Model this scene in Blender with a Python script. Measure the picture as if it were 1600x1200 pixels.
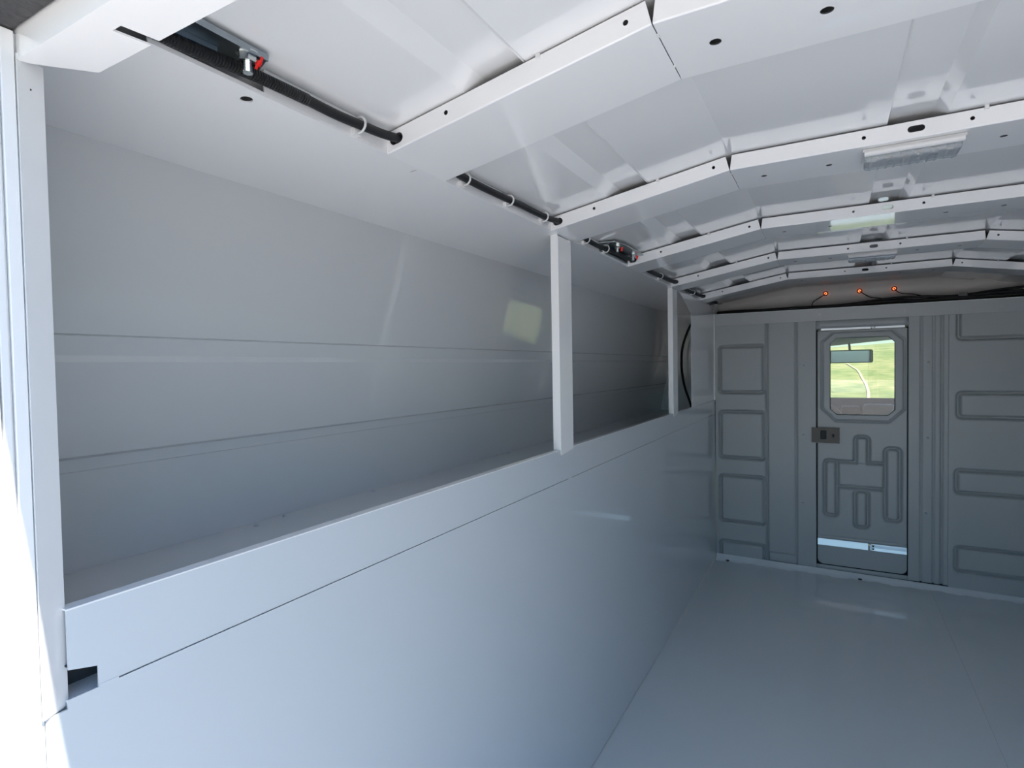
import bpy, bmesh, math, random
from mathutils import Vector, Matrix
random.seed(7)
S = bpy.context.scene
C = S.collection
PI = math.pi
for o in list(bpy.data.objects):
    bpy.data.objects.remove(o)

# ------------------------------------------------------------------ camera
cam = bpy.data.cameras.new('camera'); camo = bpy.data.objects.new('camera', cam); C.objects.link(camo)
S.camera = camo
cam.sensor_width = 36.0; cam.sensor_fit = 'HORIZONTAL'
cam.lens = 885.96 / 1600 * 36.0
cam.clip_start = 0.01; cam.clip_end = 500
yw, pt, rl = math.radians(29.433), math.radians(-1.6302), math.radians(-0.9833)
fw = Vector((-math.sin(yw) * math.cos(pt), math.cos(yw) * math.cos(pt), math.sin(pt)))
rt = Vector((math.cos(yw), math.sin(yw), 0)); up = rt.cross(fw)
r2 = math.cos(rl) * rt + math.sin(rl) * up
u2 = math.cos(rl) * up - math.sin(rl) * rt
camo.matrix_world = Matrix(((r2.x, u2.x, -fw.x, 0), (r2.y, u2.y, -fw.y, 0), (r2.z, u2.z, -fw.z, 1.07), (0, 0, 0, 1)))

# ------------------------------------------------------------------ world, sun, exposure
W = bpy.data.worlds.new('world'); S.world = W; W.use_nodes = True
wn = W.node_tree; wn.nodes.clear()
wo = wn.nodes.new('ShaderNodeOutputWorld'); wb = wn.nodes.new('ShaderNodeBackground')
sky = wn.nodes.new('ShaderNodeTexSky'); sky.sky_type = 'NISHITA'; sky.sun_disc = False
sky.sun_elevation = math.radians(58); sky.sun_rotation = math.radians(100)
sky.air_density = 1.5; sky.dust_density = 0.4; sky.ozone_density = 1.6
wb.inputs['Strength'].default_value = 0.18
tint = wn.nodes.new('ShaderNodeMix'); tint.data_type = 'RGBA'; tint.blend_type = 'MULTIPLY'; tint.inputs['Factor'].default_value = 1.0
tint.inputs['B'].default_value = (0.62, 0.95, 1.30, 1)
wn.links.new(sky.outputs[0], tint.inputs['A']); wn.links.new(tint.outputs['Result'], wb.inputs[0]); wn.links.new(wb.outputs[0], wo.inputs[0])
sd = Vector((0.50, -0.10, 0.86)).normalized()
sl = bpy.data.lights.new('sun', 'SUN'); sl.energy = 11.5; sl.angle = math.radians(0.53); sl.color = (1.0, 0.94, 0.86)
so = bpy.data.objects.new('sun', sl); C.objects.link(so); so.location = (3, -2, 8)
so.rotation_euler = sd.to_track_quat('Z', 'Y').to_euler()
vs = S.view_settings
vs.view_transform = 'Standard'; vs.look = 'None'; vs.gamma = 1.0; vs.use_curve_mapping = False
vs.exposure = 0.12

# ------------------------------------------------------------------ materials
def mat(name, col, rough=0.5, metal=0.0, bump=None, var=None, spec=0.5, coat=0.0, trans=0.0, emit=None):
    m = bpy.data.materials.new(name); m.use_nodes = True
    n = m.node_tree; p = n.nodes['Principled BSDF']
    p.inputs['Base Color'].default_value = (*col, 1)
    p.inputs['Roughness'].default_value = rough
    p.inputs['Metallic'].default_value = metal
    p.inputs['Specular IOR Level'].default_value = spec
    p.inputs['Coat Weight'].default_value = coat
    p.inputs['Coat Roughness'].default_value = 0.04
    p.inputs['Transmission Weight'].default_value = trans
    if emit:
        p.inputs['Emission Color'].default_value = (*emit[0], 1); p.inputs['Emission Strength'].default_value = emit[1]
    tc = n.nodes.new('ShaderNodeTexCoord')
    if var:   # (scale, amount)
        nz = n.nodes.new('ShaderNodeTexNoise'); nz.inputs['Scale'].default_value = var[0]; nz.inputs['Detail'].default_value = 4
        mx = n.nodes.new('ShaderNodeMix'); mx.data_type = 'RGBA'
        a = var[1]
        mx.inputs['A'].default_value = (*[c * (1 - a) for c in col], 1); mx.inputs['B'].default_value = (*[min(1, c * (1 + a)) for c in col], 1)
        n.links.new(tc.outputs['Object'], nz.inputs['Vector']); n.links.new(nz.outputs['Fac'], mx.inputs['Factor'])
        n.links.new(mx.outputs['Result'], p.inputs['Base Color'])
    if bump:  # list of (scale, distance)
        prev = None
        for sc, d in bump:
            nz = n.nodes.new('ShaderNodeTexNoise'); nz.inputs['Scale'].default_value = sc; nz.inputs['Detail'].default_value = 1.0
            b = n.nodes.new('ShaderNodeBump'); b.inputs['Strength'].default_value = 1.0; b.inputs['Distance'].default_value = d
            n.links.new(tc.outputs['Object'], nz.inputs['Vector']); n.links.new(nz.outputs['Fac'], b.inputs['Height'])
            if prev: n.links.new(prev.outputs['Normal'], b.inputs['Normal'])
            prev = b
        n.links.new(prev.outputs['Normal'], p.inputs['Normal'])
    return m

WHITE = mat('white_paint', (0.90, 0.90, 0.90), 0.30, coat=0.9, bump=[(3.0, 0.0015)], var=(1.5, 0.01))
WALLW = mat('sky_tinted_wall_paint', (0.64, 0.68, 0.71), 0.28, coat=1.0, bump=[(2.2, 0.0016)], var=(1.5, 0.01))  # white paint with blue sky light and dimmer light mixed into its colour
SHELFW = mat('shaded_compartment_paint', (0.63, 0.65, 0.665), 0.28, coat=1.0, bump=[(2.2, 0.002)], var=(1.5, 0.01))  # same white, darkened for the shade inside the enclosed compartment
ROOFW = mat('white_roof_skin_paint', (0.90, 0.90, 0.90), 0.22, coat=1.0, bump=[(4.0, 0.0013)])
GREY = mat('grey_bulkhead_paint', (0.46, 0.485, 0.49), 0.32, bump=[(300, 0.0002)])
FLOORG = mat('grey_floor_paint', (0.74, 0.785, 0.80), 0.25, coat=1.0, bump=[(4.0, 0.0004)], var=(2.0, 0.02))
DGREY = mat('dark_grey_plastic', (0.03, 0.031, 0.033), 0.9, spec=0.1)
HOOD = mat('sunlit_hood_paint', (0.60, 0.60, 0.59), 0.3, coat=1.0)
CAVSHADE = mat('cavity_shade', (0.06, 0.06, 0.065), 0.7)  # dark colour stands in for shade inside the bows and the rail notch
BLACK = mat('black_rubber', (0.012, 0.012, 0.013), 0.55)
SEAL = mat('black_foam_seal', (0.05, 0.05, 0.052), 0.85, bump=[(120, 0.004)], var=(40, 0.4))
GALV = mat('galvanised_steel', (0.42, 0.47, 0.50), 0.30, 1.0, var=(60, 0.2))
ALU = mat('bright_aluminium', (0.86, 0.90, 0.94), 0.38, 0.85)
CHROME = mat('zinc_bolt_metal', (0.75, 0.77, 0.76), 0.18, 1.0)
REDP = mat('red_marker_paint', (0.85, 0.02, 0.015), 0.4)
CLEAR = mat('clear_plastic_lens', (0.9, 0.93, 0.96), 0.12, trans=0.75)
NYLON = mat('white_nylon', (0.75, 0.75, 0.74), 0.45)
CAPM = mat('cap_primer', (0.66, 0.63, 0.60), 0.42, bump=[(8, 0.004)], var=(3, 0.06))
SEALANT = mat('grey_sealant', (0.86, 0.88, 0.90), 0.4, bump=[(30, 0.003)])
AMBER = mat('amber_lens', (1.0, 0.16, 0.03), 0.3, emit=((1.0, 0.22, 0.07), 2.0))  # glow stands in for sunlight coming through the lens
AMBERD = mat('amber_core', (0.6, 0.02, 0.005), 0.3, emit=((0.8, 0.02, 0.0), 0.5))  # weaker glow for the same sunlight at the centre
GLASS = mat('window_glass', (0.99, 0.995, 0.99), 0.0, trans=1.0)
MIRROR = mat('mirror_glass', (0.24, 0.30, 0.40), 0.05, 1.0)  # blue grey of the reflected sky is put into the tint
BEIGE = mat('headliner_cloth', (0.11, 0.108, 0.095), 0.9)
SEATM = mat('seat_cloth', (0.045, 0.045, 0.05), 0.9)
CONS = mat('console_plastic', (0.20, 0.195, 0.18), 0.5)
LATCHM = mat('latch_plate_steel', (0.07, 0.065, 0.06), 0.4, 0.6)
GRAVEL = mat('grassy_ground', (0.52, 0.49, 0.45), 0.95, var=(6, 0.25))

def loom_mat():
    m = mat('corrugated_loom', (0.016, 0.016, 0.018), 0.35)
    n = m.node_tree; p = n.nodes['Principled BSDF']
    tc = n.nodes.new('ShaderNodeTexCoord'); w = n.nodes.new('ShaderNodeTexWave')
    w.bands_direction = 'Y'; w.inputs['Scale'].default_value = 95
    b = n.nodes.new('ShaderNodeBump'); b.inputs['Distance'].default_value = 0.003
    n.links.new(tc.outputs['Object'], w.inputs['Vector']); n.links.new(w.outputs['Fac'], b.inputs['Height'])
    n.links.new(b.outputs['Normal'], p.inputs['Normal'])
    return m
LOOM = loom_mat()

def grass_mat():
    m = mat('meadow_grass', (0.3, 0.36, 0.12), 0.95)
    n = m.node_tree; p = n.nodes['Principled BSDF']
    tc = n.nodes.new('ShaderNodeTexCoord')
    a = n.nodes.new('ShaderNodeTexNoise'); a.inputs['Scale'].default_value = 0.22; a.inputs['Detail'].default_value = 3
    b = n.nodes.new('ShaderNodeTexNoise'); b.inputs['Scale'].default_value = 1.6; b.inputs['Detail'].default_value = 6
    r = n.nodes.new('ShaderNodeValToRGB')
    e = r.color_ramp.elements
    e[0].position = 0.36; e[0].color = (0.075, 0.125, 0.02, 1)
    e[1].position = 0.64; e[1].color = (0.29, 0.26, 0.11, 1)
    x = e.new(0.5); x.color = (0.165, 0.20, 0.055, 1)
    mx = n.nodes.new('ShaderNodeMath'); mx.operation = 'MULTIPLY_ADD'; mx.inputs[1].default_value = 0.55
    m2 = n.nodes.new('ShaderNodeMath'); m2.operation = 'MULTIPLY'; m2.inputs[1].default_value = 0.45
    for q in (a, b): n.links.new(tc.outputs['Object'], q.inputs['Vector'])
    n.links.new(a.outputs['Fac'], m2.inputs[0]); n.links.new(b.outputs['Fac'], mx.inputs[0]); n.links.new(m2.outputs[0], mx.inputs[2])
    n.links.new(mx.outputs[0], r.inputs['Fac']); n.links.new(r.outputs['Color'], p.inputs['Base Color'])
    return m
GRASS = grass_mat()

# ------------------------------------------------------------------ mesh helpers
def V(*a): return Vector(a)
def fin(name, bm, m, parent=None, smooth=False, recalc=True, mats=None):
    if recalc: bmesh.ops.recalc_face_normals(bm, faces=bm.faces)
    me = bpy.data.meshes.new(name); bm.to_mesh(me); bm.free()
    for k in (mats or [m]): me.materials.append(k)
    if smooth:
        for p in me.polygons: p.use_smooth = True
    o = bpy.data.objects.new(name, me); C.objects.link(o)
    if parent:
        o.parent = parent; o.matrix_parent_inverse = Matrix.Translation(-parent.location)
    return o
def thing(name, label, cat, loc=(0, 0, 0), group=None):
    o = bpy.data.objects.new(name, None); C.objects.link(o); o.location = loc; o.empty_display_size = 0.05
    o['label'] = label; o['category'] = cat
    if group: o['group'] = group
    return o
def tag(o, label, cat, group=None):
    o['label'] = label; o['category'] = cat
    if group: o['group'] = group
    return o
def struct(o, label=None, cat=None):
    o['kind'] = 'structure'
    if label: o['label'] = label
    if cat: o['category'] = cat
    return o
def NB(): return bmesh.new()
def box(bm, x0, x1, y0, y1, z0, z1, bev=0.0):
    r = bmesh.ops.create_cube(bm, size=1.0)
    for v in r['verts']:
        v.co = V(x0 + (v.co.x + .5) * (x1 - x0), y0 + (v.co.y + .5) * (y1 - y0), z0 + (v.co.z + .5) * (z1 - z0))
    if bev:
        es = list({e for v in r['verts'] for e in v.link_edges})
        bmesh.ops.bevel(bm, geom=es, offset=bev, segments=2, affect='EDGES', profile=0.5)
def plate(bm, outline, holes, O, U, Vv, th, bmi=0):
    """sheet with real holes: outline and holes are (u, v) loops; front at O, back th behind along -(U x V)"""
    O, U, Vv = V(*O), V(*U), V(*Vv); N = U.cross(Vv).normalized()
    for side in (0, 1):
        es = []
        for lp in [outline] + holes:
            vs_ = [bm.verts.new(O + U * u + Vv * v - N * th * side) for u, v in lp]
            es += [bm.edges.new((vs_[i], vs_[(i + 1) % len(vs_)])) for i in range(len(vs_))]
        rg = bmesh.ops.triangle_fill(bm, use_beauty=True, use_dissolve=False, edges=es)
        for fc in rg['geom']:
            if isinstance(fc, bmesh.types.BMFace): fc.material_index = bmi if side == 1 else 0
    for li, lp in enumerate([outline] + holes):
        for i in range(len(lp)):
            a, b = lp[i], lp[(i + 1) % len(lp)]
            q = [O + U * a[0] + Vv * a[1], O + U * b[0] + Vv * b[1]]
            fc = bm.faces.new([bm.verts.new(p) for p in (q[0], q[1], q[1] - N * th, q[0] - N * th)])
            fc.material_index = bmi if li else 0
    bmesh.ops.remove_doubles(bm, verts=bm.verts, dist=1e-6)
def circ(u, v, r, n=20, rv=None):
    rv = rv or r
    return [(u + r * math.cos(2 * PI * i / n), v + rv * math.sin(2 * PI * i / n)) for i in range(n)]
def slot(u, v, L, w, n=8):
    h = (L - w) / 2; r = w / 2
    return [(u + h + r * math.cos(a), v + r * math.sin(a)) for a in [(-PI / 2 + PI * i / n) for i in range(n + 1)]] + \
           [(u - h + r * math.cos(a), v + r * math.sin(a)) for a in [(PI / 2 + PI * i / n) for i in range(n + 1)]]
def tube(bm, pts, r, n=12, rs=None, close=True):
    pts = [V(*p) for p in pts]; rings = []
    prev = None
    for i, p in enumerate(pts):
        t = (pts[min(i + 1, len(pts) - 1)] - pts[max(i - 1, 0)]).normalized()
        a = prev if prev is not None else (V(0, 0, 1) if abs(t.z) < .9 else V(1, 0, 0))
        x = t.cross(a).normalized(); y = x.cross(t).normalized(); prev = y
        rr = rs[i] if rs else r
        rings.append([bm.verts.new(p + x * rr * math.cos(2 * PI * k / n) + y * rr * math.sin(2 * PI * k / n)) for k in range(n)])
    for a, b in zip(rings, rings[1:]):
        for k in range(n): bm.faces.new((a[k], a[(k + 1) % n], b[(k + 1) % n], b[k]))
    if close: bm.faces.new(rings[0]); bm.faces.new(list(reversed(rings[-1])))
def smooth_path(pts, sub=6):
    pts = [V(*p) for p in pts]; out = []
    for i in range(len(pts) - 1):
        p0, p1, p2, p3 = pts[max(i - 1, 0)], pts[i], pts[i + 1], pts[min(i + 2, len(pts) - 1)]
        for k in range(sub):
            t = k / sub
            out.append(.5 * ((2 * p1) + (p2 - p0) * t + (2 * p0 - 5 * p1 + 4 * p2 - p3) * t * t + (3 * p1 - p0 - 3 * p2 + p3) * t ** 3))
    out.append(pts[-1]); return out
def cyl(bm, O, A, r, h, n=20, r2=None):
    O, A = V(*O), V(*A).normalized()
    tube(bm, [O, O + A * h], r, n, rs=[r, r2 if r2 is not None else r])
def extrude_profile(bm, prof, y0, y1, th=0.0015, steps=1, up=True):
    """open profile (x, z) run along Y as a thin sheet"""
    rows = []
    for y in [y0 + (y1 - y0) * i / steps for i in range(steps + 1)]:
        rows.append(([bm.verts.new((x, y, z)) for x, z in prof]))
    for a, b in zip(rows, rows[1:]):
        for k in range(len(prof) - 1): bm.faces.new((a[k], a[k + 1], b[k + 1], b[k]))
def dome(bm, O, A, r, h, n=14):
    O, A = V(*O), V(*A).normalized()
    k = 4
    tube(bm, [O + A * h * math.sin(PI / 2 * i / k) for i in range(k)] + [O + A * h], r, n, rs=[r * math.cos(PI / 2 * i / k) for i in range(k)] + [r * .05])

# ------------------------------------------------------------------ dimensions
XL, XR = -0.5594, 0.81          # inner planes of the side walls
XC = (XL + XR) / 2              # 0.125
XO = -0.85                      # outer skin
YB = 3.263                      # bulkhead
ZS = 1.382                      # soffit
def mx(x): return 2 * XC - x
HORIZ = (0, 1, 0)
SHELF_Y1 = 3.375; ZSH = 0.8048
XT, ZO = -0.795, 1.3618        # top edge of the leaning upper side skin

# ================================================================== STRUCTURE
# floor
bm = NB()
for a, b in ((XL + .0022, -0.1514), (-0.1504, 0.401), (0.402, XR + .02)):
    box(bm, a, b, 0.16, 3.30, -0.03, 0.0)
box(bm, XL - .02, XL + .0022, 0.16, 3.26, -0.03, -0.006); box(bm, -0.152, -0.1495, 0.16, 3.26, -0.03, -0.0012); box(bm, 0.4, 0.403, 0.16, 3.26, -0.03, -0.0012)
struct(fin('floor', bm, FLOORG), 'glossy grey painted cargo floor running up to the bulkhead', 'floor')

# lower side walls (sheet with top edge at the seam)
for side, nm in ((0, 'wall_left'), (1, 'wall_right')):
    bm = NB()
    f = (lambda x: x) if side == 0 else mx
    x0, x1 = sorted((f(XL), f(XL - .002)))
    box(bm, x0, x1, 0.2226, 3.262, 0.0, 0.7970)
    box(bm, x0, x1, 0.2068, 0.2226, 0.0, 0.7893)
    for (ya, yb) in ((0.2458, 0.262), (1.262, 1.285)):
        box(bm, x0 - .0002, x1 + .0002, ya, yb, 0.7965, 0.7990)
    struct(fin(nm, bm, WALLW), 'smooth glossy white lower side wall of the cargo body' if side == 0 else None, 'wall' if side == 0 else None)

# roof skin with raised stiffening beads
def roof_z(x):
    xk, xk2 = -0.173, 0.423
    if x < xk: z = 1.448 + (x - xk) * (1.448 - 1.382) / (xk - XL)
    elif x > xk2: z = 1.448 - (x - xk2) * (1.448 - 1.382) / (XR - xk2)
    else: z = 1.448
    return z + 0.0294 + 0.0025
def bead(x):
    b = 0
    for a0, a1, b1, b0 in ((-0.425, -0.40, -0.340, -0.3360), (0.084, 0.088, 0.150, 0.168), (0.586, 0.590, 0.65, 0.675)):
        if a0 < x < b0:
            b = max(b, .011 * min(1, (x - a0) / (a1 - a0), (b0 - x) / (b0 - b1)))
    if abs(x + .334) < .0006: b = .004
    return b
xs = sorted(set([-.3355, -.334, -.3325, -0.872, -0.75, XL, -0.173, 0.423, XR, 1.0, 1.122, -0.425, -0.40, -0.340, -0.336, 0.084, 0.088, 0.150, 0.168, 0.586, 0.590, 0.65, 0.675]))
prof = [(x, roof_z(x) + bead(x)) for x in xs]
bm = NB(); extrude_profile(bm, prof, 0.2, 3.46)
extrude_profile(bm, [(x, z + .02) for x, z in prof], 0.2, 3.46)
struct(fin('ceiling', bm, ROOFW, recalc=False), 'glossy white sheet metal roof skin above the cross bows', 'ceiling')

# domed front cap behind the bulkhead rail, below the fold
bm = NB()
rows = []
cols = [(-0.90 + 2.05 * i / 40) for i in range(41)]
def cap_fold(x):
    t = (x - 0.28) / 0.75
    return 1.4755 - 0.052 * abs(t) ** 2.2 if x > .28 else min(1.4765, roof_z(max(x, -.56)) - .001) - 0.0
for (dy, f) in ((0.0, 0.0), (0.004, .25), (0.012, .55), (0.02, .8), (0.03, 1.0)):
    rows.append([bm.verts.new((x, 3.445 + dy, cap_fold(x) * (1 - f) + 1.298 * f + (.002 * math.sin(x * 7) if 0 < f < 1 else 0))) for x in cols])
for a, b in zip(rows, rows[1:]):
    for k in range(40): bm.faces.new((a[k], a[k + 1], b[k + 1], b[k]))
# upper fillet from roof to fold
r0 = [bm.verts.new((x, 3.02, min(roof_z(x) + .0, 1.4795) - .0015)) for x in cols]
r1 = [bm.verts.new((x, 3.40, cap_fold(x) + .001)) for x in cols]
for k in range(40):
    bm.faces.new((r0[k], r0[k + 1], r1[k + 1], r1[k])); bm.faces.new((r1[k], r1[k + 1], rows[0][k + 1], rows[0][k]))
cap = tag(fin('front_cap', bm, CAPM, smooth=True, recalc=False), 'brownish grey domed roof cap seen through the gap above the bulkhead rail', 'roof cap')

# ------------------------------------------------------------------ left compartment (and its mirrored twin on the right)
def xo(z, off=0.0): return -0.845 + 0.17 * (z - 1.07) + off     # leaning outer skin
def outer_profile():
    return [(xo(z, o), z) for z, o in ((-.03, 0), (.9425, 0), (.9436, .0014), (.9600, .0010), (.9640, .0075), (1.0870, .0070), (1.0955, .0022),
            (1.1205, .0022), (1.1211, .0002), (1.1220, .0002), (1.1227, .003), (ZO + .001, 0))]
for side in (0, 1):
    f = (lambda x: x) if side == 0 else mx
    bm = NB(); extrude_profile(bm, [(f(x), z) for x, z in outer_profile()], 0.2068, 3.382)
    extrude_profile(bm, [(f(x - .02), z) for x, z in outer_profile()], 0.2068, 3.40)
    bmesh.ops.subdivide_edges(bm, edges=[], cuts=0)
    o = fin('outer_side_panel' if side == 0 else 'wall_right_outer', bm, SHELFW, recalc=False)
    if side == 0: tag(o, 'white outer side skin with two pressed horizontal ribs behind the open shelf', 'side panel')
    else: o.name = 'trim_1'; struct(o)
    # front and rear closing sheets of the compartment
    bm = NB()
    x0, x1 = sorted((f(XO - .10), f(XL - .003)))
    box(bm, x0, x1, 3.378, 3.38, -0.03, 1.42)
    o = fin('trim_2', bm, WHITE); struct(o)
    bm = NB(); box(bm, x0, x1, 0.2070, 0.2090, -0.03, 1.40)
    o = fin('trim_3', bm, WHITE); struct(o)

# soffit with its turned-up inner lips
bows_y = [0.636, 1.185, 1.745, 2.299, 2.862]
BW = 0.143
for side in (0, 1):
    f = (lambda x: x) if side == 0 else mx
    bm = NB()
    # flat sheet (u = X from XO, v = Y)
    w = XL - XT
    holes = [circ(w - 0.0201, 0.4239, 0.0068), slot(w - .012, 0.7088, 0.013, 0.0036)]
    if side == 1: holes = []
    out = [(0, 0.2095), (w - .0125, 0.2095), (w - .0125, .306), (w, .306), (w, 3.06), (w - 0.0, 3.262), (w, 3.378), (0, 3.378)]
    if side == 0:
        plate(bm, out, holes, (XL - w, 0, ZO), ((XL - (XL - w)) / w, 0, (ZS - ZO) / w), (0, 1, 0), -0.0015)
    else:
        plate(bm, [(0, 0.2095), (w, 0.2095), (w, 3.378), (0, 3.378)], [], (XR, 0, ZS), (1, 0, (ZO - ZS) / w), (0, 1, 0), -0.0015)
    gaps = [(0.432, bows_y[0])] + [(bows_y[i] + BW, bows_y[i + 1]) for i in range(4)]
    x0, x1 = sorted((f(XL + .0004), f(XL - .0015)))
    for a, b in gaps: box(bm, x0, x1, a, b, ZS - .0002, 1.4125)
    box(bm, x0, x1, 0.306, 0.432, ZS - .0002, ZS + .0045)
    o = fin('soffit_panel' if side == 0 else 'trim_4', bm, WHITE)
    if side == 0: tag(o, 'white flat soffit above the open shelf with a small round hole near the rear', 'soffit')
    else: struct(o)

# shelf
shelf = thing('compartment_shelf', 'long white sheet metal shelf floor behind the left top rail', 'shelf', (XL, 1.8, ZSH))
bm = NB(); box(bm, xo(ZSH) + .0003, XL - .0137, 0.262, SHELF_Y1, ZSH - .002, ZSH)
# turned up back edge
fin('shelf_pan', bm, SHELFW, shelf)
for (x, y) in ((-0.8255, 0.5978), (-0.8336, .6607), (-0.834, .8806), (-0.8269, 1.1496), (-0.836, 1.4551), (-.832, 1.9), (-.832, 2.4)):
    bm = NB(); dome(bm, (x * 1.048, y * 1.048, ZSH), (0, 0, 1), .0042, .0035)
    fin('rivet', bm, GALV, shelf)
bm = NB(); box(bm, mx(XL - .003), mx(xo(ZSH) - .001), 0.2095, SHELF_Y1, ZSH - .002, ZSH)
struct(fin('trim_5', bm, WHITE))

# top rail of lower wall
rail = thing('top_rail', 'white horizontal rail capping the lower left wall along the open shelf', 'rail', (XL, 1.7, 0.7985))
bm = NB()
out = [(0.2238, 0.8222), (0.2458, 0.8160), (0.2458, 0.7985), (3.2605, 0.7985), (3.2605, 0.8722), (0.2238, 0.8722)]
plate(bm, out, [], (XL, 0, 0), (0, 1, 0), (0, 0, 1), 0.0015)
fin('face', bm, WALLW, rail)
bm = NB()
box(bm, XL - .0135, XL, 0.2238, 2.66, 0.8722, 0.8737, 0)
fin('top_flange', bm, WHITE, rail)
bm = NB(); box(bm, XL - .0135, XL - .012, 0.2640, 3.262, ZSH, 0.8722); box(bm, XL - .0135, XL - .012, 0.2225, 0.2640, .8255, 0.8722)
fin('inner_flange', bm, WHITE, rail)
bm = NB(); box(bm, mx(XL), mx(XL - .0015), 0.2225, 3.262, 0.7985, 0.8722); box(bm, mx(XL), mx(XL - .0135), 0.2225, 3.262, 0.8722, 0.8737)
struct(fin('trim_6', bm, WHITE))
# rail notch box (dark box added so the notch reads as shade)
bm = NB()
box(bm, XL - .045, XL - .003, .2235, .262, .7935, .7950)
fin('notch_ledge', bm, WHITE, rail)
bm = NB(); box(bm, XL - .034, XL - .032, .2235, .262, .7951, .8300); box(bm, XL - .034, XL - .0016, .2235, .262, .8240, .8250); fin('notch_shade', bm, CAVSHADE, rail)

# support posts
def post(y0, y1, label, z0, ztop):
    t = thing('support_post', label, 'post', (XL, (y0 + y1) / 2, z0), 'support posts standing on the left top rail')
    bm = NB()
    out = [(y0, z0 + .006), (y0 + .004, z0), (y1, z0 + .008), (y1, ztop), (y0, ztop)]
    plate(bm, out, [], (XL + .0012, 0, 0), (0, 1, 0), (0, 0, 1), 0.0015)
    fin('face_plate', bm, WHITE, t)
    bm = NB(); box(bm, XL - .0185, XL - .0003, y0, y0 + .0015, .8737, ztop + .004)
    fin('rear_flange', bm, WHITE, t)
    bm = NB(); box(bm, XL - .0185, XL - .0003, y1 - .0015, y1, .8737, ztop + .004)
    fin('front_flange', bm, WHITE, t)
    bm = NB(); dome(bm, (XL + .0012, y0 + .06, ztop - .004), (1, 0, 0), .0026, .002)
    fin('rivet', bm, WHITE, t)
    return t
post(1.2204, 1.2946, 'white channel post nearest the rear, dividing the open shelf', 0.8605, 1.3775)
post(2.318, 2.395, 'white channel post farther in, standing under the fourth roof bow', 0.8605, 1.3785)

# corner panel at the bulkhead end
cp = thing('corner_panel', 'wide white corner panel closing the shelf opening beside the bulkhead', 'panel', (XL, 2.95, .8735))
bm = NB()
out = [(2.662, .8737), (3.238, .8737), (3.242, 1.345), (3.10, 1.381), (2.42, 1.381), (2.49, 1.362), (2.665, 1.305)]
plate(bm, out, [circ(3.077, 1.0417, .0045)], (XL + .001, 0, 0), (0, 1, 0), (0, 0, 1), 0.0015)
fin('face_plate', bm, WHITE, cp)
bm = NB(); box(bm, XL - .003, XL - .0015, 3.262, 3.378, 0, 1.40); fin('closing_sheet', bm, WHITE, cp)
bm = NB(); box(bm, XL - .002, XL + .004, 3.238, 3.2605, .875, 1.342)
fin('edge_strip', bm, WHITE, cp)

# rear jamb inner strip, header, outer door frame, seals
jm = thing('rear_jamb', 'narrow white inner jamb strip at the left edge of the rear opening', 'jamb', (XL, .2144, .79))
bm = NB()
jp = [(-.5558, .2046), (-.5660, .2258), (-.5675, .2252), (-.5575, .2042)]
ja = [bm.verts.new((x, y, .7903)) for x, y in jp]; jb = [bm.verts.new((x, y, 1.3235)) for x, y in jp]
bm.faces.new(ja); bm.faces.new(list(reversed(jb)))
for k in range(4): bm.faces.new((ja[k], ja[(k + 1) % 4], jb[(k + 1) % 4], jb[k]))
fin('face_strip', bm, WHITE, jm)
bm = NB(); cyl(bm, (-.5612, .2145, 1.300), (1, 0, 0), .0008, .0008); fin('rivet', bm, DGREY, jm)

hd = thing('rear_header', 'white header beam across the top of the rear opening with a narrow slot', 'header', (XC, .227, 1.318))
bm = NB()
out = [(XL + .002, .2066), (XR, .2066), (XR, .2478), (-.4375, .2478), (-.4410, .2235), (-.4525, .2235), (-.4488, .2478), (-.525, .2478), (XL + .004, .2130)]
out = [(u - XL, v) for u, v in out]
plate(bm, out, [], (XL, 0, 1.3185), (1, 0, 0), (0, 1, 0), -0.0015)
fin('bottom_plate', bm, WHITE, hd)
bm = NB(); box(bm, XL + .002, XR, .2052, .2066, 1.3185, 1.3400); fin('face_plate', bm, WHITE, hd)
bm = NB(); box(bm, XL - .3, XR + .3, .2052, .2066, 1.3402, 1.45); fin('upper_plate', bm, WHITE, hd)

for side in (0, 1):
    f = (lambda x: x) if side == 0 else mx
    t = thing('door_frame', 'white stepped rear door frame at the left edge, half in sunlight' if side == 0 else 'white stepped rear door frame on the right side of the opening', 'door frame', (f(-.556), .19, 0))
    for (xa, y0, y1, z1, nm) in ((-.5560, .1945, .2034, 1.3395, 'inner_step'), (-.5590, .1930, .1944, 1.3395, 'step_groove'), (-.5566, .1872, .1929, 1.3395, 'middle_step'), (-.5600, .1860, .1871, 1.3395, 'step_groove'), (-.5562, .1778, .1859, 1.3395, 'outer_step'), (-.5600, .1560, .1776, 1.3395, 'edge_step')):
        bm = NB(); x0, x1 = sorted((f(xa), f(xa - .05)))
        box(bm, x0, x1, y0, y1, -0.02, z1, .0007); fin(nm, bm, WHITE, t)
    bm = NB(); x0, x1 = sorted((f(-.5600), f(-.60))); box(bm, x0, x1, .2030, .2064, -0.02, 1.3395); fin('seam_sealant', bm, SEALANT, t)
bm = NB()
box(bm, -.66, XR + .1, .150, .2050, 1.3405, 1.46, .004)
tag(fin('weatherstrip', bm, SEAL), 'black foam weatherstrip above the rear header in the top left corner', 'weatherstrip')
bm = NB(); box(bm, XL + .006, XR - .006, .150, .33, .0, .004, .001)
struct(fin('bounce_sill', bm, WHITE))  # unseen white sill, added to bounce sunlight onto the ceiling
bm = NB(); box(bm, XL - .1, XR + .1, -.46, .145, -.16, -.10, .01)
struct(fin('bounce_bumper', bm, NYLON))  # made-up bumper out of view, throws sunlight up at the roof

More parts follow.
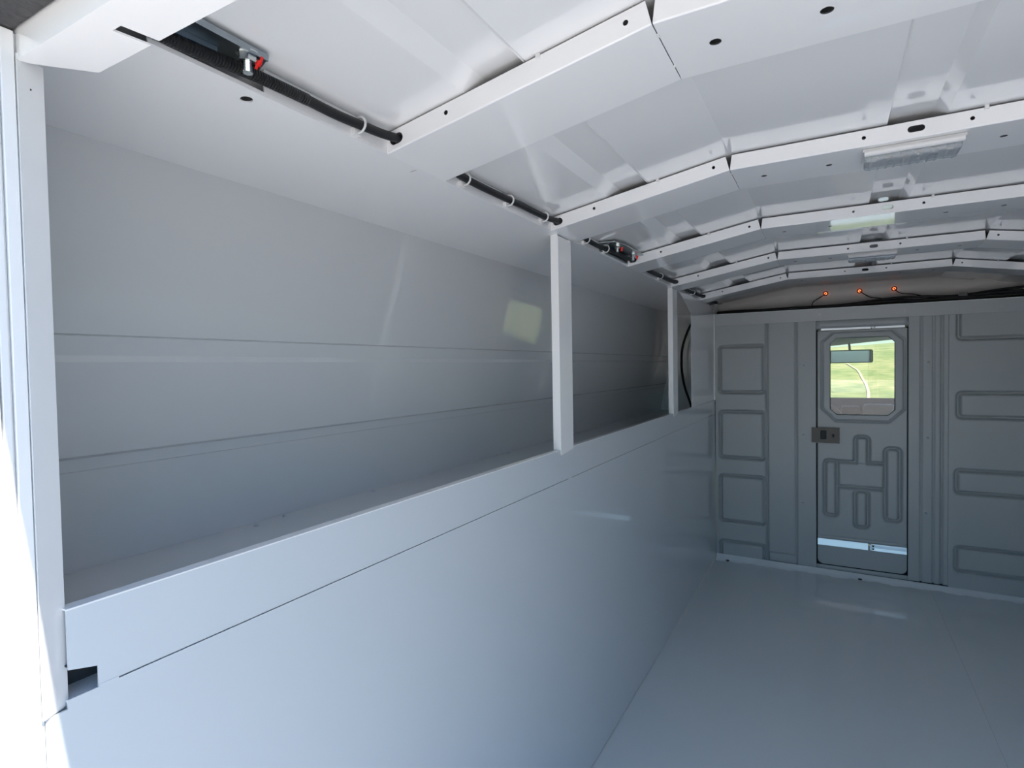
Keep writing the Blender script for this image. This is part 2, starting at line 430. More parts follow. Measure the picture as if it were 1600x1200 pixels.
# ================================================================== ROOF BOWS
names_ = ['nearest the rear opening', 'second from the rear opening, carrying the near dome light', 'third from the rear, in the middle of the roof',
          'fourth from the rear, above the farther post', 'farthest in, just before the bulkhead']
def bow(i, Y0):
    t = thing('roof_bow', 'white cranked channel roof bow, ' + names_[i], 'roof bow', (XC, Y0 + BW / 2, 1.448), 'roof bows across the cargo body')
    H = .0285
    segs = [((XL, ZS), (-.173, 1.448), 'left_arm'), ((-.173, 1.448), (.423, 1.448), 'centre_span'), ((.423, 1.448), (XR, ZS), 'right_arm')]
    for k, (a, b, nm) in enumerate(segs):
        d = V(b[0] - a[0], 0, b[1] - a[1]); L = d.length; U = d.normalized(); Wd = V(-U.z, 0, U.x)
        g0 = .0006 if k > 0 else 0; g1 = .0006 if k < 2 else 0
        t0 = .0040 if k > 0 else 0; t1 = .0028 if k < 2 else 0
        def uu(x): return (x - a[0]) / U.x
        if k == 0: hs = [slot(uu(-.5392), .0150, .0235, .0145), circ(uu(-.4515), .0165, .0032, 14), circ(uu(-.2005), .0155, .0032, 14)]
        elif k == 1: hs = [slot(uu(.125), .0150, .0245, .0105), circ(uu(.0495), .0150, .0032, 14), circ(uu(.200), .0150, .0032, 14)]
        else: hs = [circ(uu(.4505), .0155, .0032, 14), circ(uu(.7015), .0165, .0032, 14), slot(uu(.7892), .0150, .0235, .0145)]
        BR = .0022
        out = [(g0, BR), (L - g1, BR), (L - t1, H), (t0, H)]
        bm = NB()
        plate(bm, out, hs, (a[0], Y0, a[1]), tuple(U), tuple(Wd), 0.0014, 1)
        plate(bm, out, hs, (a[0], Y0 + BW, a[1]), tuple(U), tuple(Wd), 0.0014, 0)
        r = .0068 if i == 0 else .0052
        bh = []
        if k == 1: bh = [circ(uu(x), .0735, r) for x in (-.1185, -.004, .254, .3685)]
        plate(bm, [(g0, BR), (L - g1, BR), (L - g1, BW - BR), (g0, BW - BR)], bh, (a[0], Y0, a[1]), tuple(U), (0, 1, 0), -0.0014, 1)
        for (yc, sg) in ((Y0 + BR, -1), (Y0 + BW - BR, 1)):
            st_ = []
            for q in range(6):
                an = PI / 2 * q / 5
                st_.append((yc + sg * BR * math.sin(an), BR - BR * math.cos(an)))
            A_ = V(a[0], 0, a[1])
            ra = [bm.verts.new(A_ + U * g0 + Wd * w_ + V(0, y_, 0)) for y_, w_ in st_]
            rb = [bm.verts.new(A_ + U * (L - g1) + Wd * w_ + V(0, y_, 0)) for y_, w_ in st_]
            for q in range(5): bm.faces.new((ra[q], rb[q], rb[q + 1], ra[q + 1]))
        fin(nm, bm, WHITE, t, mats=[WHITE, CAVSHADE])  # inner faces painted dark so the holes read as unlit
    for kx in (-.173, .423):
        for (ya, yb) in ((.022, .030), (.100, .106)):
            bm = NB(); box(bm, kx - .002, kx + .002, Y0 + ya, Y0 + yb, 1.4476, 1.4488)
            fin('weld_tab', bm, WHITE, t)
    for x in (-.314, .218, .564):
        bm = NB(); z = roof_z(x); box(bm, x - .003, x + .003, Y0 - .0025, Y0 + .004, z - .0068, z + .0005, .0008)
        fin('spacer_tab', bm, NYLON, t)
    # end of bow
    return t
for i, y in enumerate(bows_y): bow(i, y)

# ================================================================== DOME LIGHTS
def dome_light(Y, label, cx=.122):
    zt = 1.4475
    t = thing('dome_light', label, 'dome light', (cx, Y, zt), 'clear dome lights under the roof bows')
    w, d = .074, .034
    bm = NB(); box(bm, cx - w, cx + w, Y - d, Y + d, zt - .006, zt, .002); fin('base', bm, NYLON, t)
    bm = NB(); tube(bm, [(cx - w + .003, Y - d + .002, zt - .008), (cx + w - .003, Y - d + .002, zt - .008)], .0055, 12); fin('front_bar', bm, NYLON, t)
    bm = NB()
    box(bm, cx - w + .004, cx + w - .004, Y - d + .008, Y + d - .001, zt - .021, zt - .0062, .005)
    for k in range(11):
        x = cx - w + .012 + k * .0122
        box(bm, x, x + .003, Y - d + .010, Y + d - .006, zt - .0225, zt - .0205)
    fin('lens', bm, CLEAR, t)
    for k in range(6):
        bm = NB(); x = cx - .055 + k * .022; cyl(bm, (x, Y, zt - .0065), (0, 0, -1), .006, .003, 12); fin('led', bm, CHROME, t)
dome_light(1.232, 'clear ribbed dome light under the second roof bow, the nearer and larger one')
dome_light(2.36, 'clear ribbed dome light under the fourth roof bow, the farther and smaller one')

# ================================================================== WIRING ALONG THE LEFT EDGE
hr = thing('wire_harness', 'black wire harness running along the left roof edge through the bow slots', 'cable', (-.55, .2, 1.39))
p1 = smooth_path([(-.552, .215, 1.386), (-.552, .30, 1.390), (-.552, .36, 1.393), (-.551, .42, 1.396), (-.550, .485, 1.397)])
bm = NB(); tube(bm, p1, .0068, 16); fin('corrugated_loom', bm, LOOM, hr, smooth=True)
bm = NB(); tube(bm, smooth_path([(-.550, .478, 1.3968), (-.550, .53, 1.3965), (-.549, .575, 1.3985), (-.546, .61, 1.3995), (-.541, .632, 1.400), (-.54, .66, 1.400)]), .0062, 14,
                rs=None); fin('taped_section', bm, BLACK, hr, smooth=True)
for i in range(5):
    y0 = bows_y[i] + BW - .03
    y1 = (bows_y[i + 1] if i < 4 else 3.15)
    L = y1 - y0
    pts = [(-.541, y0 - .06, 1.400), (-.541, y0, 1.399), (-.548, y0 + .06, 1.397), (-.550, y0 + .35 * L, 1.3975 - .002 * (i % 2)), (-.550, y0 + .65 * L, 1.400), (-.548, y1 - .05, 1.4000), (-.540, y1 + .002, 1.4005), (-.540, y1 + .06, 1.401)]
    bm = NB(); tube(bm, smooth_path(pts), .0062 if i < 2 else .0075, 12); fin('cable_run', bm, BLACK, hr, smooth=True)
def clip(y, z, nm):
    t = thing('cable_clip', nm, 'cable clip', (XL, y, z), 'white cable clips on the left roof edge')
    bm = NB()
    n = 18; rO, rI = .0100, .0082
    for side in (0, 1):
        pass
    pts = [(-.5495 + rO * math.cos(a), y, z + rO * math.sin(a)) for a in [2 * PI * k / n for k in range(n + 1)]]
    tube(bm, pts, .0017, 6, close=False); fin('strap', bm, NYLON, t, smooth=True)
    bm = NB(); box(bm, XL, XL + .007, y - .007, y + .005, z - .0135, z - .003, .001); fin('mount_block', bm, NYLON, t)
for y, z, n_ in ((.572, 1.3985, 'white cable clip nearest the rear opening, just before the first bow'), (.823, 1.3965, 'white cable clip just behind the first roof bow'), (.975, 1.3975, 'white cable clip midway between the first and second bows'),
                 (1.13, 1.4, 'white cable clip just before the second roof bow'), (1.375, 1.397, 'white cable clip just behind the second roof bow'), (1.52, 1.398, 'white cable clip beside the small bolted bracket'),
                 (2.10, 1.399, 'white cable clip between the third and fourth bows'), (2.66, 1.399, 'white cable clip between the fourth and fifth bows')):
    clip(y, z, n_)

# brackets with bolts
def bolt(bm, x, y, z, s=1.0):
    cyl(bm, (x, y, z), (0, 0, -1), .0125 * s, .0018 * s, 20)
    cyl(bm, (x, y, z - .0018 * s), (0, 0, -1), .0100 * s, .0085 * s, 6, r2=.0096 * s)
    for k in range(7):
        cyl(bm, (x, y, z - .0103 * s - k * .0017 * s), (0, 0, -1), .0052 * s, .0009 * s, 14, r2=.0044 * s)
        cyl(bm, (x, y, z - .0112 * s - k * .0017 * s), (0, 0, -1), .0044 * s, .0008 * s, 14, r2=.0052 * s)
br = thing('bolted_bracket', 'dark galvanised bracket plate with one bolt near the rear header', 'bracket', (-.56, .32, 1.409))
bm = NB()
out = [(-.615, .215), (-.530, .215), (-.530, .4166), (-.561, .4275), (-.615, .4275)]
plate(bm, out, [], (0, 0, 1.4095), (1, 0, 0), (0, 1, 0), -0.003)
fin('plate', bm, GALV, br)
bm = NB(); box(bm, -.5325, -.5300, .215, .4160, 1.4055, 1.4098); fin('edge_lip', bm, GALV, br)
bm = NB(); box(bm, -.5590, -.5570, .23, .375, 1.3995, 1.4093); fin('stiffener', bm, GALV, br)
bm = NB(); bolt(bm, -.541, .3985, 1.4093, .95); fin('bolt', bm, CHROME, br)
bm = NB(); tube(bm, smooth_path([(-.5300, .408, 1.4065), (-.5312, .4075, 1.4025), (-.5345, .4055, 1.398), (-.536, .4045, 1.394)]), .0016, 8, rs=None)
tube(bm, [(-.5322, .407, 1.402), (-.5345, .4055, 1.3975)], .0028, 8)
fin('red_mark', bm, REDP, br)
br = thing('bolted_bracket', 'small galvanised bracket with two bolts marked red beside the third bow', 'bracket', (-.53, 1.6, 1.40))
bm = NB(); plate(bm, [(-.556, 1.49), (-.515, 1.50), (-.505, 1.56), (-.505, 1.735), (-.556, 1.735)], [], (0, 0, 1.4090), (1, 0, 0), (0, 1, 0), -0.003)
fin('plate', bm, GALV, br)
bm = NB(); box(bm, -.5575, -.5555, 1.49, 1.735, 1.387, 1.409); fin('side_wall', bm, GALV, br)
for y in (1.545, 1.69):
    bm = NB(); bolt(bm, -.524, y, 1.4088, .85); fin('bolt', bm, CHROME, br)
    bm = NB(); tube(bm, [(-.5135, y + .008, 1.404), (-.5155, y + .008, 1.393)], .003, 8); fin('red_mark', bm, REDP, br)

# curved cable in the corner behind the panel
bm = NB(); tube(bm, smooth_path([(-.60, 3.29, 1.372), (-.64, 3.30, 1.348), (-.6955, 3.3, 1.2944), (-.7391, 3.3, 1.1801), (-.7475, 3.3, 1.09), (-.744, 3.3, 1.02), (-.7304, 3.3, .9428), (-.700, 3.3, .85), (-.69, 3.3, .817)]), .0065, 12)
tag(fin('hanging_cable', bm, BLACK, smooth=True), 'black cable curving down inside the shelf corner next to the bulkhead', 'cable')

# ================================================================== BULKHEAD
def sd_rect(x, z, x0, x1, z0, z1, r):
    cx, cz = (x0 + x1) / 2, (z0 + z1) / 2; hx, hz = (x1 - x0) / 2 - r, (z1 - z0) / 2 - r
    qx, qz = abs(x - cx) - hx, abs(z - cz) - hz
    return math.hypot(max(qx, 0), max(qz, 0)) + min(max(qx, qz), 0) - r
def gv(d, w): # groove cross-section
    d = abs(d) / w
    return (0.5 + .5 * math.cos(PI * d)) if d < 1 else 0
def heightfield(name, x0, x1, z0, z1, fn, m, parent, step=.004, cut=None, ybase=YB, back=.002):
    bm = NB()
    nx = max(1, round((x1 - x0) / step)); nz = max(1, round((z1 - z0) / step))
    g = {}
    def vert(i, j):
        if (i, j) not in g:
            x = x0 + (x1 - x0) * i / nx; z = z0 + (z1 - z0) * j / nz
            g[i, j] = bm.verts.new((x, ybase + fn(x, z), z))
        return g[i, j]
    for i in range(nx):
        for j in range(nz):
            if cut:
                pts = [(i, j), (i + 1, j), (i + 1, j + 1), (i, j + 1)]
                s = [cut(x0 + (x1 - x0) * a / nx, z0 + (z1 - z0) * b / nz) for a, b in pts]
                keep = [p for p, c in zip(pts, s) if c > -1e-6]
                if len(keep) < 3: continue
                c0 = cut(x0 + (x1 - x0) * (i + .5) / nx, z0 + (z1 - z0) * (j + .5) / nz)
                if len(keep) == 4 and c0 < -1e-6: continue
                bm.faces.new([vert(*p) for p in keep]); continue
            bm.faces.new([vert(i, j), vert(i + 1, j), vert(i + 1, j + 1), vert(i, j + 1)])
    # edge return
    be = [e for e in bm.edges if len(e.link_faces) == 1]
    r = bmesh.ops.extrude_edge_only(bm, edges=be)
    for v in r['geom']:
        if isinstance(v, bmesh.types.BMVert): v.co.y += back
    o = fin(name, bm, m, parent, smooth=True, recalc=True)
    bpy.context.view_layer.update()
    return o

bh = thing('bulkhead', 'dark grey pressed steel bulkhead across the front of the cargo area', 'bulkhead', (XC, YB, 0))
DG = .026
rl = [(-.534, -.3125, .917, 1.165), (-.534, -.3125, .561, .811), (-.534, -.3125, .2117, .4615), (-.534, -.3125, -.1, .098)]
def f_left(x, z):
    y = 0
    for a, b, c, d in rl: y = max(y, DG * gv(sd_rect(x, z, a, b, c, d, .016), .0125))
    y = max(y, .022 * gv(x + .2985, .009))
    return y
heightfield('embossed_panel', XL + .001, -.2900, .004, 1.283, f_left, GREY, bh, .004)
def f_strip(x, z):
    y = .014 * gv(x + .160, .0075)
    if x < -.165 and z < .075: y += .008 * min(1, (.075 - z) / .008)
    if z > 1.2 : pass
    return y
# strip and door surround (cut for the door opening)
DX0, DX1, DZ0, DZ1 = -.0692, .3165, .042, 1.2405
def f_sur(x, z):
    y = f_strip(x, z)
    y = max(y, .013 * gv(x - .3667, .0065), .011 * gv(x - .4140, .0055), .016 * gv(x - .4450, .0075))
    return y
def rcut(x, z): return sd_rect(x, z, DX0, DX1, DZ0, DZ1, .001)
# build as separate rectangles around the opening so the edge stays crisp
heightfield('flat_strip', -.2900, DX0, .022, 1.283, f_sur, GREY, bh, .004)
heightfield('door_surround', DX1, .4700, .022, 1.283, f_sur, GREY, bh, .004)
heightfield('header_strip', DX0, DX1, DZ1, 1.283, lambda x, z: 0, GREY, bh, .02)
heightfield('threshold_strip', DX0, DX1, .022, DZ0, lambda x, z: 0, GREY, bh, .02)
rr = [(.506, .79, 1.168, 1.40), (.506, .79, .8085, .920), (.500, .79, .4597, .5633), (.500, .79, .0966, .2070)]
def f_right(x, z):
    y = 0
    for a, b, c, d in rr: y = max(y, DG * gv(sd_rect(x, z, a, b, c, d, .016), .0125))
    return y
heightfield('ribbed_panel', .4700, XR - .001, .012, 1.283, f_right, GREY, bh, .004)
# fasteners on the door surround
for x, z in ((-.1244, 1.0568), (-.1281, .7001), (-.1318, .3471), (.3941, 1.0629), (.3915, .7075), (.385, .3515)):
    bm = NB(); dome(bm, (x, YB, z), (0, -1, 0), .0052, .004); fin('screw', bm, GALV, bh)

# top rail of bulkhead
tr = thing('bulkhead_rail', 'dark grey rail along the top of the bulkhead with small fasteners', 'rail', (XC, YB, 1.282))
bm = NB()
plate(bm, [(XL + .004, 1.2815), (XR, 1.2815), (XR, 1.339), (XL + .004, 1.339)], [], (0, YB - .006 + .13 * 1.2815, 0), (1, 0, 0), (0, -.13, 1), -0.002)
fin('face_plate', bm, GREY, tr)
bm = NB(); box(bm, XL + .004, XR, YB - .0150, YB + .05, 1.3385, 1.3418, .0008); fin('top_flange', bm, WHITE, tr)
bm = NB(); box(bm, XL + .004, XR, YB - .006, YB + .003, 1.2795, 1.2815); fin('lower_flange', bm, GREY, tr)
for x in (-.4072, -.052, .2998, .6536):
    bm = NB(); dome(bm, (x, YB - .0098, 1.314), (0, -1, 0), .0055, .004); box(bm, x - .0015, x + .0015, YB - .011, YB - .008, 1.302, 1.310); fin('screw', bm, NYLON, tr)

# door
dr = thing('sliding_door', 'grey pressed steel bulkhead door with octagonal window and latch', 'door', (.124, YB + .004, DZ0))
DY = .006
# window opening in multiples of the grid so that the corners chamfer cleanly
ox0, ox1, oz0, oz1, ch = -.0072, .2648, .8080, 1.1920, .028
st = .004
gx0 = ox0 - round((ox0 - (DX0 + .004)) / st) * st; gx1 = ox1 + round(((DX1 - .002) - ox1) / st) * st
gz0 = oz0 - round((oz0 - .1660) / st) * st; gz1 = oz1 + round((1.2285 - oz1) / st) * st
def d_oct(x, z, x0, x1, z0, z1, c, c2=None):
    c2 = c2 or c
    cx, cz = (x0 + x1) / 2, (z0 + z1) / 2
    ax, az = abs(x - cx) - (x1 - x0) / 2, abs(z - cz) - (z1 - z0) / 2
    cc = c2 if z < cz else c
    return max(ax, az, (ax + az + cc) / 1.41421)
bars = [((-.031, .0225, .297, .575), 1), ((.226, .286, .297, .648), 1), ((.102, .157, .45, .700), 1), ((.100, .154, .250, .43), 1)]
def f_door(x, z):
    y = .014 * gv(d_oct(x, z, -.043, .302, .776, 1.222, .050, .062), .0065)
    # hash shaped pressing
    ds = [sd_rect(x, z, a, b, c, d, .018) for (a, b, c, d), _ in bars]
    pl = sd_rect(x, z, .0225, .226, .446, .572, .002)
    u = min(ds + [pl])
    y = max(y, .024 * gv(u, .0125))
    for d in (ds[0], ds[1]): y = max(y, .006 * gv(d, .007))
    if .09 < x < .165: y = max(y, .004 * gv(pl, .006))
    y = max(y, .005 * gv(z - .188, .006))
    if z < .180: y += 0.004
    return DY + y
heightfield('door_leaf', gx0, gx1, gz0, gz1, f_door, GREY, dr, st, cut=lambda x, z: d_oct(x, z, ox0, ox1, oz0, oz1, ch), back=.016)
# lower part of the leaf below the rail
bm = NB()
def rrect(x0, x1, z0, z1, r, low=True, n=6):
    out = [(x0, z1), ]
    for k in range(n + 1):
        a = PI + PI / 2 * k / n; out.append((x0 + r + r * math.cos(a), z0 + r + r * math.sin(a)))
    for k in range(n + 1):
        a = 1.5 * PI + PI / 2 * k / n; out.append((x1 - r + r * math.cos(a), z0 + r + r * math.sin(a)))
    out.append((x1, z1)); return out
plate(bm, rrect(gx0, gx1, DZ0 + .003, .166, .026), [], (0, YB + DY + .003, 0), (1, 0, 0), (0, 0, 1), -.002)
fin('kick_plate', bm, GREY, dr)
bm = NB(); box(bm, DX0 - .01, DX1 + .01, YB + .012, YB + .014, DZ0 - .01, .16); fin('backing_sheet', bm, DGREY, dr)
# black backing strips added as shade in the gap beside the door
bm = NB(); box(bm, DX0 - .012, gx0 + .004, YB + .024, YB + .027, .03, 1.236); box(bm, gx1 - .004, DX1 + .012, YB + .024, YB + .027, .03, 1.236); fin('gap_shade_backing', bm, BLACK, dr)
# window gasket and pane
bm = NB()
def octo(x0, x1, z0, z1, c): return [(x0 + c, z0), (x1 - c, z0), (x1, z0 + c), (x1, z1 - c), (x1 - c, z1), (x0 + c, z1), (x0, z1 - c), (x0, z0 + c)]
plate(bm, octo(ox0 - .006, ox1 + .006, oz0 - .006, oz1 + .006, ch), [octo(ox0 + .002, ox1 - .002, oz0 + .002, oz1 - .002, ch - .002)], (0, YB + .020, 0), (1, 0, 0), (0, 0, 1), -.004)
fin('window_gasket', bm, BLACK, dr)
bm = NB(); plate(bm, octo(ox0 - .004, ox1 + .004, oz0 - .004, oz1 + .004, ch), [], (0, YB + .0215, 0), (1, 0, 0), (0, 0, 1), -.003)
fin('window_pane', bm, GLASS, dr)
# latch
la = thing('door_latch', 'dark latch plate on the left edge of the bulkhead door', 'latch', (-.028, YB, .703))
bm = NB(); plate(bm, [(-.090, .665), (.034, .664), (.034, .742), (-.090, .741)], [slot(.006, .704, .012, .022), ], (0, YB - .006, 0), (1, 0, 0), (0, 0, 1), -.004)
fin('plate', bm, LATCHM, la)
bm = NB(); box(bm, -.052, -.022, YB - .011, YB - .005, .682, .730, .004); fin('finger_pull', bm, BLACK, la)
bm = NB(); box(bm, -.004, .012, YB - .004, YB - .001, .688, .72); fin('recess', bm, BLACK, la)
bm = NB(); dome(bm, (.0245, YB - .006, .702), (0, -1, 0), .0045, .004); fin('screw', bm, CHROME, la)
# sliding door tracks (bright aluminium, in two lengths)
def track(z, h, label, xs_, tilt):
    t = thing('door_track', label, 'track', (.124, YB, z))
    for k, (a, b) in enumerate(xs_):
        bm = NB()
        for (u0, u1) in (((0, .42), (.58, 1.0)) if k == 1 else ((0, 1.0),)):
            za, zb = z + h * u0, z + h * u1
            vsn = [(a, YB + .001 - tilt * u0, za), (b, YB + .001 - tilt * u0, za), (b, YB + .001 - tilt * u1, zb), (a, YB + .001 - tilt * u1, zb)]
            f1 = [bm.verts.new(v) for v in vsn]; f2 = [bm.verts.new((v[0], v[1] + .003, v[2])) for v in vsn]
            bm.faces.new(f1); bm.faces.new(list(reversed(f2)))
            for q in range(4): bm.faces.new((f1[q], f1[(q + 1) % 4], f2[(q + 1) % 4], f2[q]))
        if k == 1: box(bm, a, b, YB + .004, YB + .006, z + h * .1, z + h * .9)
        fin('channel', bm, ALU, t)
    a = xs_[1][0]
    bm = NB(); box(bm, a - .006, a + .003, YB - .006, YB + .002, z + .004, z + h - .001, .001); fin('joint_stop', bm, ALU, t)
    bm = NB(); box(bm, a + .004, a + .012, YB - .004, YB - .001, z + h * .2, z + h * .4); box(bm, a + .004, a + .012, YB - .004, YB - .001, z + h * .65, z + h * .85); fin('joint_slot', bm, BLACK, t)
track(.1425, .031, 'bright aluminium sliding track across the foot of the bulkhead door', ((DX0 + .006, .155), (.168, DX1 - .004)), -.006)
track(1.2310, .0095, 'thin bright aluminium track above the bulkhead door window', ((DX0 + .022, .165), (.172, DX1 - .014)), -.0003)

# sealant bead and angle at the foot of the bulkhead
bm = NB()
n = 90
for k in range(n):
    pass
rows = []
for k in range(n + 1):
    x = XL + .003 + (XR - XL - .006) * k / n
    wv = .006 * math.sin(k * .37) + .005 * math.sin(k * .83 + 1) + .003 * math.sin(k * 1.9)
    top = .026 - .012 * (k / n)
    rows.append([bm.verts.new(c) for c in ((x, YB + .002, top), (x, YB - .006, top - .001), (x, YB - .012, .010), (x, YB - .030 - wv, .003), (x, YB - .040 - wv, .0002))])
for a, b in zip(rows, rows[1:]):
    for k in range(4): bm.faces.new((a[k], a[k + 1], b[k + 1], b[k]))
sb = tag(fin('sealant_bead', bm, SEALANT, smooth=True, recalc=False), 'light grey uneven sealant strip where the floor meets the bulkhead', 'sealant')
for x, y in ((-.4933, 3.222), (.1195, 3.225), (.74, 3.225)):
    bm = NB(); cyl(bm, (x, y, .004), (0, 0, 1), .009, .0025, 14); fin('dark_hole_disc', bm, BLACK, sb)  # black discs stand in for the darkness of open holes

# ================================================================== CAP LIGHTS AND CAB WIRING
for k, (x, z, lab, w) in enumerate(((-.028, 1.4342, 'round amber marker light on the roof cap, leftmost of the three', ((-.045, 3.435, 1.42), (-.075, 3.42, 1.40), (-.088, 3.40, 1.385), (-.09, 3.38, 1.36))),
                           (.1255, 1.4353, 'round amber marker light on the roof cap, the middle one of three', ((.142, 3.435, 1.42), (.172, 3.42, 1.398), (.21, 3.40, 1.388), (.25, 3.38, 1.375))),
                           (.2741, 1.4350, 'round amber marker light on the roof cap, rightmost of the three', ((.285, 3.435, 1.42), (.31, 3.42, 1.405), (.35, 3.40, 1.398), (.39, 3.38, 1.38))))):
    t = thing('marker_light', lab, 'marker light', (x, 3.44, z), 'amber marker lights on the roof cap')
    Yl = 3.4425
    bm = NB(); tube(bm, [(x + .0100 * math.cos(a), Yl - .002, z + .0100 * math.sin(a)) for a in [2 * PI * q / 20 for q in range(21)]], .0028, 8, close=False); fin('grommet', bm, BLACK, t, smooth=True)
    bm = NB(); dome(bm, (x, Yl + .001, z), (0, -1, 0), .0092, .004); fin('lens', bm, AMBER, t, smooth=True)
    bm = NB(); dome(bm, (x, Yl - .003, z), (0, -1, 0), .0036, .003); fin('socket', bm, AMBERD, t, smooth=True)
    bm = NB(); tube(bm, smooth_path([(x, Yl - .005, z), *w]), .0022, 8); fin('wire', bm, BLACK, t, smooth=True)
bm = NB()
tube(bm, smooth_path([(XL + .005, 3.315, 1.349), (-.42, 3.32, 1.351), (-.30, 3.32, 1.352), (-.15, 3.322, 1.354), (-.02, 3.325, 1.353), (.14, 3.33, 1.358), (.27, 3.34, 1.364), (.36, 3.34, 1.358), (.48, 3.33, 1.360), (.55, 3.33, 1.357), (.65, 3.33, 1.359), (.80, 3.32, 1.36)]), .011, 12)
tube(bm, smooth_path([(XL + .005, 3.34, 1.360), (-.40, 3.35, 1.362), (-.20, 3.35, 1.356), (.05, 3.35, 1.362), (.20, 3.35, 1.375), (.33, 3.35, 1.381), (.50, 3.35, 1.372), (.66, 3.36, 1.388), (.80, 3.37, 1.400)]), .006, 10)
tube(bm, smooth_path([(.56, 3.34, 1.366), (.60, 3.34, 1.372), (.70, 3.35, 1.375), (.80, 3.35, 1.374)]), .009, 10)
hb = tag(fin('cab_harness', bm, BLACK, smooth=True), 'black wiring bundle lying along the top of the bulkhead rail', 'cable')
bm = NB(); box(bm, .515, .548, 3.325, 3.35, 1.362, 1.384, .004); fin('connector', bm, CONS, hb)
# closing sheets behind the gap
bm = NB(); box(bm, -.9, 1.15, 3.479, 3.482, 1.30, 1.50)
struct(fin('trim_8', bm, CAPM))

# ================================================================== CAB AND OUTSIDE
def ymesh(name, x0, x1, y0, y1, z0, z1, m, bev=0): 
    bm = NB(); box(bm, x0, x1, y0, y1, z0, z1, bev); return fin(name, bm, m)
cs = thing('cab_shell', 'cab of the truck beyond the bulkhead door window', 'cab', (XC, 4.2, -.4))
def cpart(name, boxes, m, bev=0):
    bm = NB()
    for b in boxes: box(bm, *b, bev)
    return fin(name, bm, m, cs)
bm = NB()
extr = [(3.30, 1.262), (3.39, 1.263), (3.41, 1.2635), (3.7, 1.268), (4.05, 1.262), (4.30, 1.238), (4.42, 1.214), (4.42, 1.26), (4.05, 1.295), (3.41, 1.295), (3.39, 1.295), (3.30, 1.295)]
hz = lambda x, y, z: z + (-.024 + .085 * (x - .10) if y > 4.2 else 0)
f1 = [bm.verts.new((-.80 if y > 3.4 else -.555, y, hz(-.8, y, z))) for y, z in extr]; f2 = [bm.verts.new((1.05 if y > 3.4 else .805, y, hz(1.05, y, z))) for y, z in extr]
bm.faces.new(f1); bm.faces.new(list(reversed(f2)))
for k in range(len(extr)): bm.faces.new((f1[k], f1[(k + 1) % len(extr)], f2[(k + 1) % len(extr)], f2[k]))
fin('headliner', bm, BEIGE, cs)
cpart('back_panel', [(-.555, DX0 - .02, 3.30, 3.31, -.4, 1.27), (DX1 + .02, 1.05, 3.30, 3.31, -.4, 1.27)], SEATM)
for b_ in ((-.84, -.80, 3.40, 4.9, -.5, .82), (1.05, 1.09, 3.40, 4.9, -.5, .82)): cpart('side_door', [b_], CONS)
cpart('cab_floor', [(-.8, 1.05, 3.41, 4.6, -.45, -.40)], SEATM)
for b_ in ((-.84, -.76, 4.38, 4.46, .82, 1.26), (1.01, 1.09, 4.38, 4.46, .82, 1.26)): cpart('windshield_pillar', [b_], SEATM)
for b_ in ((-.84, -.76, 3.40, 3.48, .82, 1.262), (1.01, 1.09, 3.40, 3.48, .82, 1.262)): cpart('rear_pillar', [b_], SEATM)
bm = NB()
dp = [(4.10, .45), (4.06, .70), (4.14, .79), (4.34, .831), (4.37, .834), (4.42, .80), (4.46, .74), (4.60, .45)]
f1 = [bm.verts.new((-.80, y, z)) for y, z in dp]; f2 = [bm.verts.new((1.05, y, z)) for y, z in dp]
bm.faces.new(f1); bm.faces.new(list(reversed(f2)))
for k in range(len(dp)): bm.faces.new((f1[k], f1[(k + 1) % len(dp)], f2[(k + 1) % len(dp)], f2[k]))
fin('dashboard', bm, DGREY, cs)
bm = NB(); plate(bm, [(-.78, .83), (1.03, .83), (1.00, 1.225), (-.75, 1.225)], [], (0, 4.44, 0), (1, 0, 0), (0, 0, 1), .004)
fin('windshield', bm, GLASS, cs)
bm = NB()
hp = [(4.47, .735), (4.9, .725), (5.5, .68), (5.9, .60), (5.95, .3), (4.6, .3)]
f1 = [bm.verts.new((-.85, y, z)) for y, z in hp]; f2 = [bm.verts.new((1.10, y, z)) for y, z in hp]
bm.faces.new(f1); bm.faces.new(list(reversed(f2)))
for k in range(len(hp)): bm.faces.new((f1[k], f1[(k + 1) % len(hp)], f2[(k + 1) % len(hp)], f2[k]))
fin('hood', bm, HOOD, cs)
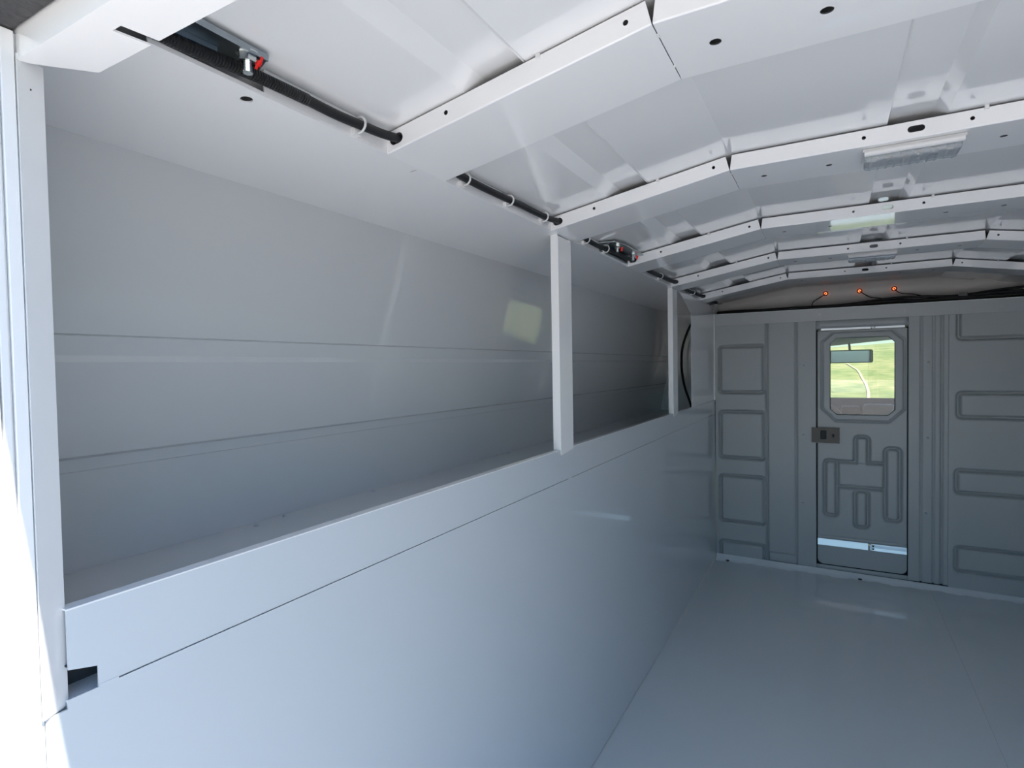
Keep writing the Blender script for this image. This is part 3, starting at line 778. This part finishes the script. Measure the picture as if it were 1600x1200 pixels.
# console items seen at the foot of the window
bm = NB(); box(bm, .165, .33, 4.0, 4.09, .60, .815, .02); fin('glove_box', bm, CONS, cs)
bm = NB(); box(bm, .05, .15, 4.02, 4.10, .62, .80, .01); fin('centre_stack', bm, BLACK, cs)
bm = NB(); tube(bm, [(-.10 + .17 * math.cos(a), 3.98 - .05 * math.sin(a), .69 + .13 * math.sin(a)) for a in [2 * PI * q / 30 for q in range(31)]], .013, 10, close=False)
tube(bm, [(-.10, 4.02, .67), (.05, 3.98, .74)], .010, 8); tube(bm, [(-.10, 4.02, .67), (-.25, 3.98, .74)], .010, 8); cyl(bm, (-.10, 3.99, .68), (0, 1, 0), .05, .12, 16)
fin('steering_wheel', bm, BLACK, cs, smooth=True)
mr = thing('rear_view_mirror', 'rear view mirror with a sky blue reflection tinted in, seen through the bulkhead window', 'mirror', (.099, 4.35, 1.11))
bm = NB(); box(bm, -.036, .234, 4.35, 4.375, 1.064, 1.150, .011); fin('housing', bm, DGREY, mr)
bm = NB(); box(bm, -.030, .226, 4.3485, 4.352, 1.070, 1.144, .001); fin('mirror_glass', bm, MIRROR, mr)
bm = NB(); tube(bm, [(.105, 4.365, 1.14), (.100, 4.40, 1.20), (.085, 4.43, 1.215)], .007, 8); fin('stem', bm, DGREY, mr)

# ground and meadow
bm = NB()
NX, NY = 40, 60
g = []
def gz(x, y):
    if y < 7: return -.75
    t = min(1.0, (y - 7) / 60)
    h = (2.95 + .035 * x) * (t * t * (3 - 2 * t)) * 1.15 + .10 * math.sin(x * .31 + y * .17) * t
    return -.75 + h
for j in range(NY + 1):
    y = 6 + 80 * (j / NY) ** 1.3
    g.append([bm.verts.new((-60 + 120 * i / NX, y, gz(-60 + 120 * i / NX, y))) for i in range(NX + 1)])
for j in range(NY):
    for i in range(NX): bm.faces.new((g[j][i], g[j][i + 1], g[j + 1][i + 1], g[j + 1][i]))
o = fin('meadow', bm, GRASS, smooth=True); o['kind'] = 'stuff'; tag(o, 'sunlit yellow green grassy slope seen through the windshield', 'grass')
bm = NB()
pl = [(.75, 37), (.95, 35), (1.14, 33), (1.19, 29.6), (1.22, 26.9), (1.17, 24.5), (1.1, 23), (.9, 19)]
tp = smooth_path([(x, y, 0) for x, y in pl], 8)
L_ = [bm.verts.new((p.x - .045, p.y, gz(p.x, p.y) + .03)) for p in tp]; R_ = [bm.verts.new((p.x + .045, p.y, gz(p.x, p.y) + .03)) for p in tp]
for k in range(len(tp) - 1): bm.faces.new((L_[k], R_[k], R_[k + 1], L_[k + 1]))
DIRT = mat('dry_track', (0.36, 0.31, 0.19), 0.95)
tag(fin('foot_track', bm, DIRT), 'pale dry track crossing the grassy slope beyond the windshield', 'track')
bm = NB(); box(bm, -60, 60, -60, 6.3, -.80, -.75)
struct(fin('ground', bm, GRAVEL), 'grassy ground around the truck', 'ground')
